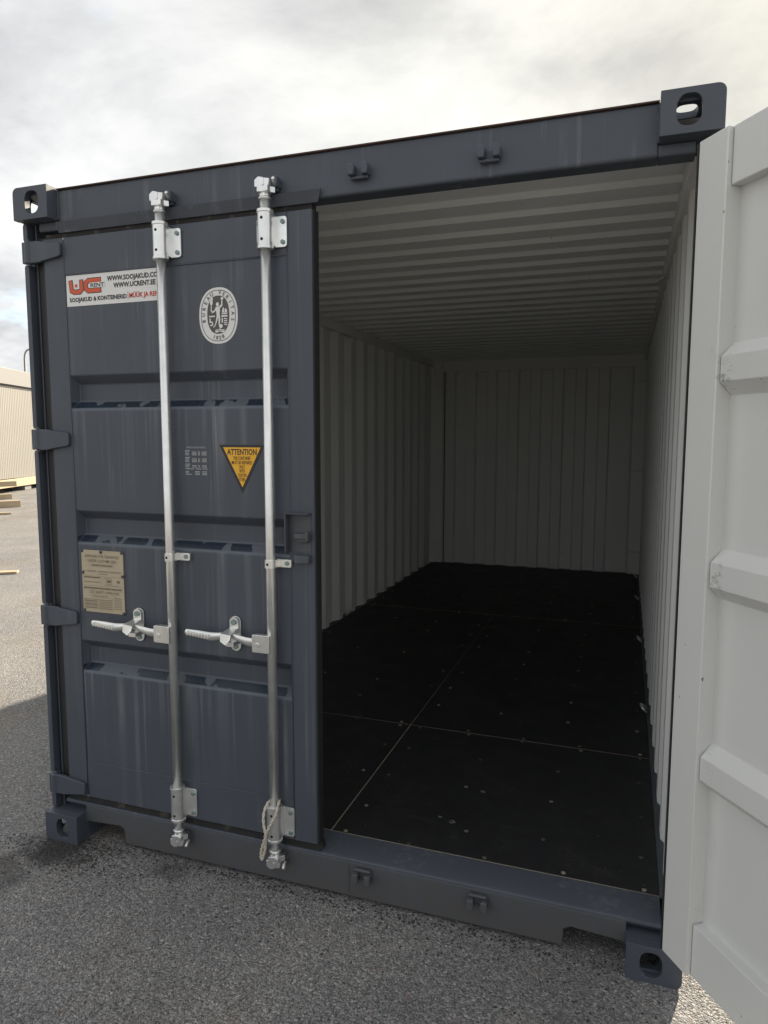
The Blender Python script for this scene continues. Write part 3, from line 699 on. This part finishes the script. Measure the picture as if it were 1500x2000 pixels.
flat(q, [(.303, 2.2150), (.372, 2.2150), (.372, 2.2345), (.303, 2.2345)], P2 - .0002, 0)
add_text(q, 'RENT', .338, 2.2175, .0145, P3 - .0002, 1, width=.062, bold=.022)
add_text(q, 'WWW.SOOJAKUD.COM', .383, 2.2355, .0170, P2, 1, width=.240, bold=.030, align='LEFT')
add_text(q, 'WWW.UCRENT.EE', .411, 2.2095, .0170, P2, 1, width=.186, bold=.030, align='LEFT')
add_text(q, 'SOOJAKUD & KONTEINERID', .207, 2.1685, .0150, P2, 1, width=.262, bold=.030, align='LEFT')
flat(q, [(.4735, 2.163), (.4752, 2.163), (.4752, 2.191), (.4735, 2.191)], P2, 3)
add_text(q, 'MÜÜK JA RENT', .480, 2.1690, .0165, P2, 3, width=.142, bold=.028, align='LEFT')
o = q.build('sticker', [M_WHITE, M_INK, M_ORG, M_RED], KL['parent'], KL['origin']); o['label'] = 'white rental sticker with orange UC logo and web addresses'
# classification oval
q = MB(); cx0, cz0 = .854, 2.084; A, Bv = .0775, .0965
q.prism(oval(cx0, cz0, A, Bv, 56, 2.3), 'xz', P0, PY - .0002, 0)
def ring(mb, a, b, w, y, mat, sq=2.3):
    o_ = oval(cx0, cz0, a, b, 56, sq); i_ = oval(cx0, cz0, a - w, b - w, 56, sq); n = 56
    mb.add([(u, y, v) for u, v in o_] + [(u, y, v) for u, v in i_], [(k, (k + 1) % n, n + (k + 1) % n, n + k) for k in range(n)], mat)
ring(q, A - .0075, Bv - .0085, .0022, P1, 1)
flat(q, oval(cx0, cz0 + .003, .0445, .0655, 48, 2.35), P1, 1)
txt = 'BUREAU VERITAS'; ra, rb = .0535, .0735
for i, ch in enumerate(txt):
    if ch == ' ': continue
    t = R(192 - i * (204 / (len(txt) - 1)))
    u, v = cx0 + ra * math.cos(t), cz0 + rb * math.sin(t)
    nrm = math.atan2(math.sin(t) / rb, math.cos(t) / ra) - math.pi / 2
    add_text(q, ch, u, v, .0125, P2, 1, rot=nrm, bold=.022)
for i, ch in enumerate('1828'):
    t = R(250 + i * 13.4); u, v = cx0 + .0600 * math.cos(t), cz0 + .0800 * math.sin(t)
    nrm = math.atan2(math.sin(t) / .080, math.cos(t) / .060) + math.pi / 2
    add_text(q, ch, u, v - .002, .0125, P2, 1, rot=nrm, bold=.022)
figk = [0]
def fig(pts): figk[0] += 1; flat(q, [(cx0 + a * .00118, cz0 + 0.006 + b * .00112) for a, b in pts], P2 - .00003 * figk[0], 0)
fig([(-9, 20), (-4, 22), (3, 22), (7, 12), (5, 0), (6, -6), (-5, -6), (-6, 4)])                 # torso
fig([(-5, -5), (1, -5), (-3, -20), (-11, -38), (-17, -42), (-18, -40), (-12, -34), (-8, -20)])   # near leg
fig([(0, -5), (6, -5), (7, -18), (5, -32), (9, -38), (3, -39), (1, -32), (1, -18)])              # far leg
fig([(-8, 20), (-12, 12), (-19, 8), (-24, 14), (-26, 12), (-20, 3), (-11, 7), (-5, 16)])         # arm with torch
fig([(-25, 13), (-22, 13), (-21, 28), (-24, 28)]); fig(oval(-22.5, 36, 5, 9, 14)); fig(oval(-20, 46, 3.2, 6, 10))
fig([(3, 22), (6, 16), (15, 24), (16, 40), (12, 40), (11, 28)]); fig(oval(14.5, 46, 4.6, 4.6, 14))  # raised arm with globe
fig(oval(-1.5, 29, 5.2, 6.4, 16))                                                              # head
fig([(-31, -5), (-11, -5), (-11, -9), (-31, -9)]); fig([(11, -5), (32, -5), (32, -10), (11, -10)])
fig([(13, 4), (20, 3), (21, 14), (18, 20), (15, 12)]); fig([(22, 3), (31, 3), (30, 12), (26, 16), (23, 12)]); fig([(12, 2), (32, 2), (30, -2), (14, -2)])
fig([(-30, -13), (-26, -13), (-26, -22), (-19, -23), (-17, -33), (-22, -37), (-29, -35), (-28, -32), (-22, -33), (-21, -27), (-30, -26)])
fig([(12, -13), (16, -13), (16, -28), (12, -28)])
for k in range(4): fig([(20, -13 - 6 * k), (31, -16 - 6 * k), (31, -19 - 6 * k), (20, -16 - 6 * k)])
fig(oval(9, -38, 6.5, 6.5, 14)); fig([(-10, -48), (22, -48), (22, -50), (-10, -50)]); fig([(4, -44), (7, -44), (7, -56), (4, -56)]); fig(oval(-5, -54, 7, 3, 10)); fig(oval(15, -54, 7, 3, 10))
o = q.build('sticker', [M_WHITE, M_BVG], KL['parent'], KL['origin']); o['label'] = 'white oval classification emblem with a figure and the year 1828'
# attention triangle
q = MB(); q.prism([(.845, 1.6335), (1.029, 1.6335), (.937, 1.461)], 'xz', P0, PY - .0002, 0)
flat(q, [(.8615, 1.6245), (1.0125, 1.6245), (.937, 1.4830)], P1, 1)
for (t_, z_, s_, w_) in (('ATTENTION', 1.5985, .0200, .119), ('THIS CONTAINER', 1.5805, .0122, .070), ('MUST BE REPAIRED', 1.5650, .0122, .083), ('ONLY', 1.5498, .0118, .024), ('WITH', 1.5352, .0118, .022), ('CORTEN', 1.5200, .0118, .036), ('STEEL', 1.5050, .0118, .028)):
    add_text(q, t_, .937, z_, s_, P2, 0, width=w_, bold=.024 if s_ > .015 else 0.012)
o = q.build('sticker', [M_INK, M_YEL], KL['parent'], KL['origin']); o['label'] = 'yellow ATTENTION triangle pointing down with black border'
# stencilled table of dimensions and weights (too small to read: rows of fine print)
q = MB(); add_text(q, 'DIMENSIONS AND WEIGHTS', .747, 1.6200, .0066, P1, 0, width=.080)
rnd = random.Random(3)
def rowbars(z_, cells, h_=.0030):
    for (a, b) in cells:
        x_ = a
        while x_ < b:
            w_ = rnd.uniform(.0016, .0045); flat(q, [(x_, z_), (min(x_ + w_, b), z_), (min(x_ + w_, b), z_ + h_), (x_, z_ + h_)], P1, 0); x_ += w_ + .0009
for blk in (1.6105, 1.5855, 1.5610):
    rowbars(blk, [(.701, .722)])
    for k in (1, 2, 3)[: 3 if blk > 1.57 else 2]: rowbars(blk - .0052 * k, [(.701, .718), (.730, .750), (.756, .764), (.772, .792)])
rowbars(1.5440, [(.701, .738), (.746, .768), (.774, .796)])
for k in range(3): rowbars(1.5340 - .0052 * k, [(.701, .716 + .012 * (k == 2)), (.742, .762), (.772, .792)])
o = q.build('stencil', [M_STEN], KL['parent'], KL['origin']); o['label'] = 'pale grey stencilled table of dimensions and weights'
# approval plate, fixed with rivets
q = MB(); px0, px1, pz0, pz1 = .209, .408, .974, 1.2205
q.prism(rrect(px0, px1, pz0, pz1, .005), 'xz', PY - .0045, PY - .0010, 0)
e1 = PY - .0050
def eng(t_, x_, z_, s_, w_, mat=1, al='CENTER', b_=0): add_text(q, t_, x_, z_, s_, e1, mat, width=w_, align=al, bold=b_)
mid = (px0 + px1) / 2
eng('APPROVED FOR TRANSPORT', mid, 1.1910, .0115, .166, b_=.004); eng('UNDER CUSTOMS SEAL', mid, 1.1735, .0115, .138, b_=.004)
eng('CSC SAFETY APPROVAL', mid + .006, 1.0490, .0105, .142, b_=.004); eng('CIMC', .338, 1.0960, .0100, .030, b_=.03)
def bx(x0, x1, z0, z1, mat=2, w=.0009):
    for a in ((x0, x1, z0, z0 + w), (x0, x1, z1 - w, z1), (x0, x0 + w, z0, z1), (x1 - w, x1, z0, z1)): flat(q, [(a[0], a[2]), (a[1], a[2]), (a[1], a[3]), (a[0], a[3])], e1, mat)
def fine(x0, x1, z_, h_=.0045, mat=2):
    x_ = x0
    while x_ < x1:
        w_ = rnd.uniform(.0018, .0050); flat(q, [(x_, z_), (min(x_ + w_, x1), z_), (min(x_ + w_, x1), z_ + h_), (x_, z_ + h_)], e1, mat); x_ += w_ + .0014
bx(.252, .364, 1.1555, 1.1680); fine(.258, .358, 1.1590, .0055, 1)
for a, b in ((.216, .226), (.234, .282), (.288, .336), (.342, .398)): fine(a, b, 1.1345, .0060)
fine(.288, .334, 1.1260, .0040)
for z_ in (1.1180, 1.0790, 1.0625): flat(q, [(px0 + .006, z_), (px1 - .006, z_), (px1 - .006, z_ + .001), (px0 + .006, z_ + .001)], e1, 2)
flat(q, [(.303, 1.080), (.304, 1.080), (.304, 1.118), (.303, 1.118)], e1, 2)
fine(.216, .296, 1.1100, .0055, 1); fine(.218, .296, 1.0920); fine(.314, .350, 1.1100, .004); fine(.322, .352, 1.0890, .003); fine(.316, .384, 1.0835, .003); fine(.376, .390, 1.0960, .010, 1)
fine(.216, .398, 1.0672, .0062, 1)
bx(.246, .372, 1.0330, 1.0440); fine(.256, .330, 1.0362)
bx(.284, .352, .9860, 1.0270)
for k in range(6): fine(.214, .280, 1.0230 - .0068 * k, .0042, 1 if k % 2 else 2); fine(.288, .348, 1.0215 - .0066 * k, .0045, 2); fine(.360, .396, 1.0330 - .0085 * k, .0045, 2)
for (a, b) in ((px0 + .004, pz1 - .004), (mid - .004, pz1 - .006), (px1 - .005, pz1 - .004), (px0 + .005, 1.130), (px1 - .004, 1.124), (px0 + .006, pz0 + .006), (px1 - .004, pz0 + .004)):
    q.tube([(a, PY - .0045, b), (a, PY - .008, b), (a, PY - .0095, b)], [.0062, .0058, .003], 10, 3)
o = q.build('approval_plate', [M_PLATE, M_ENG, M_ENG2, M_PAINT], KL['parent'], KL['origin']); o['label'] = 'beige metal approval plate riveted to the closed door'

# ---------------------------------------------------------------- rope loop hung on the right-hand lock rod of the closed door
q = MB(); X = 1.063; yr = -.017; path = []
RO = -.008
ctrl = [(X + .018, .018, .352), (X + .024, -.004, .338), (X + .020, -.0155, .312), (X + .004, -.0205, .282), (X - .010, -.0225, .252), (X - .016, -.0225, .218), (X - .020, -.0225, .180), (X - .031, -.018, .150),
        (X - .036, -.015, .138), (X - .040, -.016, .150), (X - .034, -.0205, .180), (X - .020, -.0275, .215), (X - .012, -.0290, .246), (X - .022, -.022, .272), (X - .029, -.0105, .305), (X - .027, .004, .335), (X - .012, .0165, .352)]
def catmull(P, n=6):
    P = [Vector(p) for p in P]; out = []
    for i in range(len(P) - 1):
        a, b, c, d = P[max(i - 1, 0)], P[i], P[i + 1], P[min(i + 2, len(P) - 1)]
        for k in range(n):
            t = k / n; out.append(0.5 * ((2 * b) + (c - a) * t + (2 * a - 5 * b + 4 * c - d) * t * t + (3 * b - a - 3 * c + d) * t ** 3))
    return out + [P[-1]]
cl = catmull([(a, b + (RO if b < .002 else 0), c) for a, b, c in ctrl])
for s_ in range(2):     # two strands twisted together
    pts = []
    for i, p in enumerate(cl):
        a = i * .9 + s_ * math.pi; d = (cl[min(i + 1, len(cl) - 1)] - cl[max(i - 1, 0)]).normalized(); u = d.cross(Vector((0, 1, 0))); u = u.normalized() if u.length > .1 else Vector((1, 0, 0)); w = d.cross(u)
        pts.append(p + u * math.cos(a) * .0026 + w * math.sin(a) * .0026)
    q.tube(pts, .0033, 7)
tag(q.build('rope_loop', M_ROPE), 'thin pale twisted rope looped round the foot of a lock rod', 'rope')

# ---------------------------------------------------------------- background on the left: site building, timber, lamp
A0 = Vector((-15.17, 13.44, 0)); dv = Vector((-15.95, 15.36, 0)) - A0; dv.z = 0; dv.normalize(); nv = Vector((dv.y, -dv.x, 0))
bl = empty('site_building', A0, None, math.atan2(dv.y, dv.x)); tag(bl, 'low cream corrugated site building with pale flat roof edge beyond the yard', 'building')
def bb(name, x0, x1, y0, y1, z0, z1, mat, bev=.01): q = MB(); q.box(x0, x1, y0, y1, z0, z1); return q.build(name, mat, bl, bevel=bev)
L0, L1 = -9.0, 9.0; D = 6.0
q = MB(); zs0, zs1 = .42, 3.22; x = L0; pr = []
while x < L1 - .1: pr += [(x, 0), (x + .045, 0), (x + .060, .007), (x + .095, .007), (x + .11, 0)]; x += .11
vs = [(a, d, zs0) for a, d in pr] + [(a, d, zs1) for a, d in pr]; n = len(pr)
q.add(vs, [(i, i + 1, n + i + 1, n + i) for i in range(n - 1) if True], 0); q.build('wall', M_BSHEET, bl)
bb('wall', L0, L1, .03, D, .42, 3.22, M_BSHEET)
bb('roof_edge', L0 - .1, L1 + .1, -.10, D + .1, 3.24, 3.72, M_BFAS); bb('roof_trim', L0 - .08, L1 + .08, -.02, D, 3.16, 3.239, M_BTRIM)
q = MB(); q.box(L0, L1, -.10, .02, .16, .40); q.build('base_beam', M_WOOD, bl, bevel=.01)
for k in range(9): bb('support_pad', L0 + .3 + 2.05 * k, L0 + .75 + 2.05 * k, -.02, .40, 0, .158, M_BFAS)
def timber(x, y, rz, L, w, h, label, z=0.0):
    q = MB(); q.box(-L / 2, L / 2, -w / 2, w / 2, 0, h); o = q.build('timber', M_WOOD, None, bevel=.006); o.location = (x, y, z); o.rotation_euler.z = rz
    tag(o, label, 'timber', 'timber left on the yard'); return o
def timber_end(ex, ey, rz, L, w, h, label, z=0.0): return timber(ex - math.cos(rz) * L / 2, ey - math.sin(rz) * L / 2, rz, L, w, h, label, z)
timber_end(-11.55, 10.75, R(58), 3.2, .18, .16, 'thick pale timber beam lying on the asphalt with its end in view')
timber_end(-13.55, 12.35, R(62), 3.0, .14, .14, 'pale timber lying behind the thick beam near the building foot')
timber_end(-14.35, 13.25, R(70), 3.0, .16, .15, 'pale timber raised on a block against the foot of the building', .27)
timber(-14.65, 12.40, R(160), .5, .25, .27, 'short timber block carrying the raised timber by the building')
timber_end(-10.35, 9.38, R(52), 2.4, .10, .05, 'thin pale lath lying flat in front of the thick beam')
timber_end(-4.80, 4.36, R(35), 1.9, .13, .028, 'single thin board lying on sunlit asphalt nearest the container')
lp = empty('street_lamp', (-33.6, 32.3, 0)); tag(lp, 'thin street lamp with bent top rising behind the site building', 'street lamp')
q = MB(); q.tube([(0, 0, 0), (0, 0, 3), (0, 0, 6.6)], [.09, .075, .06], 10); q.build('pole', M_LAMP, lp)
q = MB(); q.tube(catmull([(0, 0, 6.5), (.02, .02, 6.85), (.14, .14, 7.12), (.42, .42, 7.22)]), .05, 8); q.tube([(.40, .40, 7.2), (.75, .75, 7.24)], [.08, .1], 8, flat=(.5, 1)); q.build('lamp_arm', M_LAMP, lp)

# ---------------------------------------------------------------- loose chippings and black crumbs on the asphalt
def scatter(name, n, fn, mat, smin, smax, label):
    mb = MB(); rn = random.Random(11)
    base = [(1, 0, 0), (.3, .95, 0), (-.8, .6, 0), (-.8, -.6, 0), (.3, -.95, 0), (0, 0, 1)]
    for _ in range(n):
        p = fn(rn)
        if p is None: continue
        s_ = rn.uniform(smin, smax); a = rn.uniform(0, 6.28); ca, sa = math.cos(a), math.sin(a); h_ = s_ * rn.uniform(.3, .75); tx, ty = rn.uniform(-.4, .4), rn.uniform(-.4, .4); e = rn.uniform(.5, 1)
        vs = []
        for (u, v, w) in base:
            u *= s_ * rn.uniform(.8, 1.1); v *= s_ * e * rn.uniform(.8, 1.1)
            vs.append((p[0] + u * ca - v * sa + (tx * s_ if w else 0), p[1] + u * sa + v * ca + (ty * s_ if w else 0), w * h_ - .0005))
        mb.add(vs, [(0, 1, 5), (1, 2, 5), (2, 3, 5), (3, 4, 5), (4, 0, 5)])
    o = mb.build(name, mat); tag(o, label, 'gravel', None, 'stuff'); return o
def near(rn):
    x = rn.uniform(-1.6, 3.2); y = .15 - rn.random() ** 1.2 * 1.9
    if -.02 < x < 2.46 and y > -.005: return None
    if (x - .08) ** 2 + ((y + .06) * 1.3) ** 2 < rn.uniform(.01, .05): return None
    return x, y
scatter('loose_chippings', 22000, near, M_CHIP, .0018, .0048, 'small grey stone chippings on the rough asphalt')
def crumbs(rn):
    x = rn.uniform(.0, 2.4); y = .035 + rn.gauss(0, .018) if rn.random() < .75 else rn.uniform(-.25, .03)
    if rn.random() < .45: x = rn.gauss(.16, .15); y = rn.gauss(-.05, .06)
    if (x < .17 or x > 2.27) and y > -.003: return None
    return x, y
scatter('black_crumbs', 2300, crumbs, M_DEB, .002, .0075, 'black crumbs of dirt along the foot of the container')
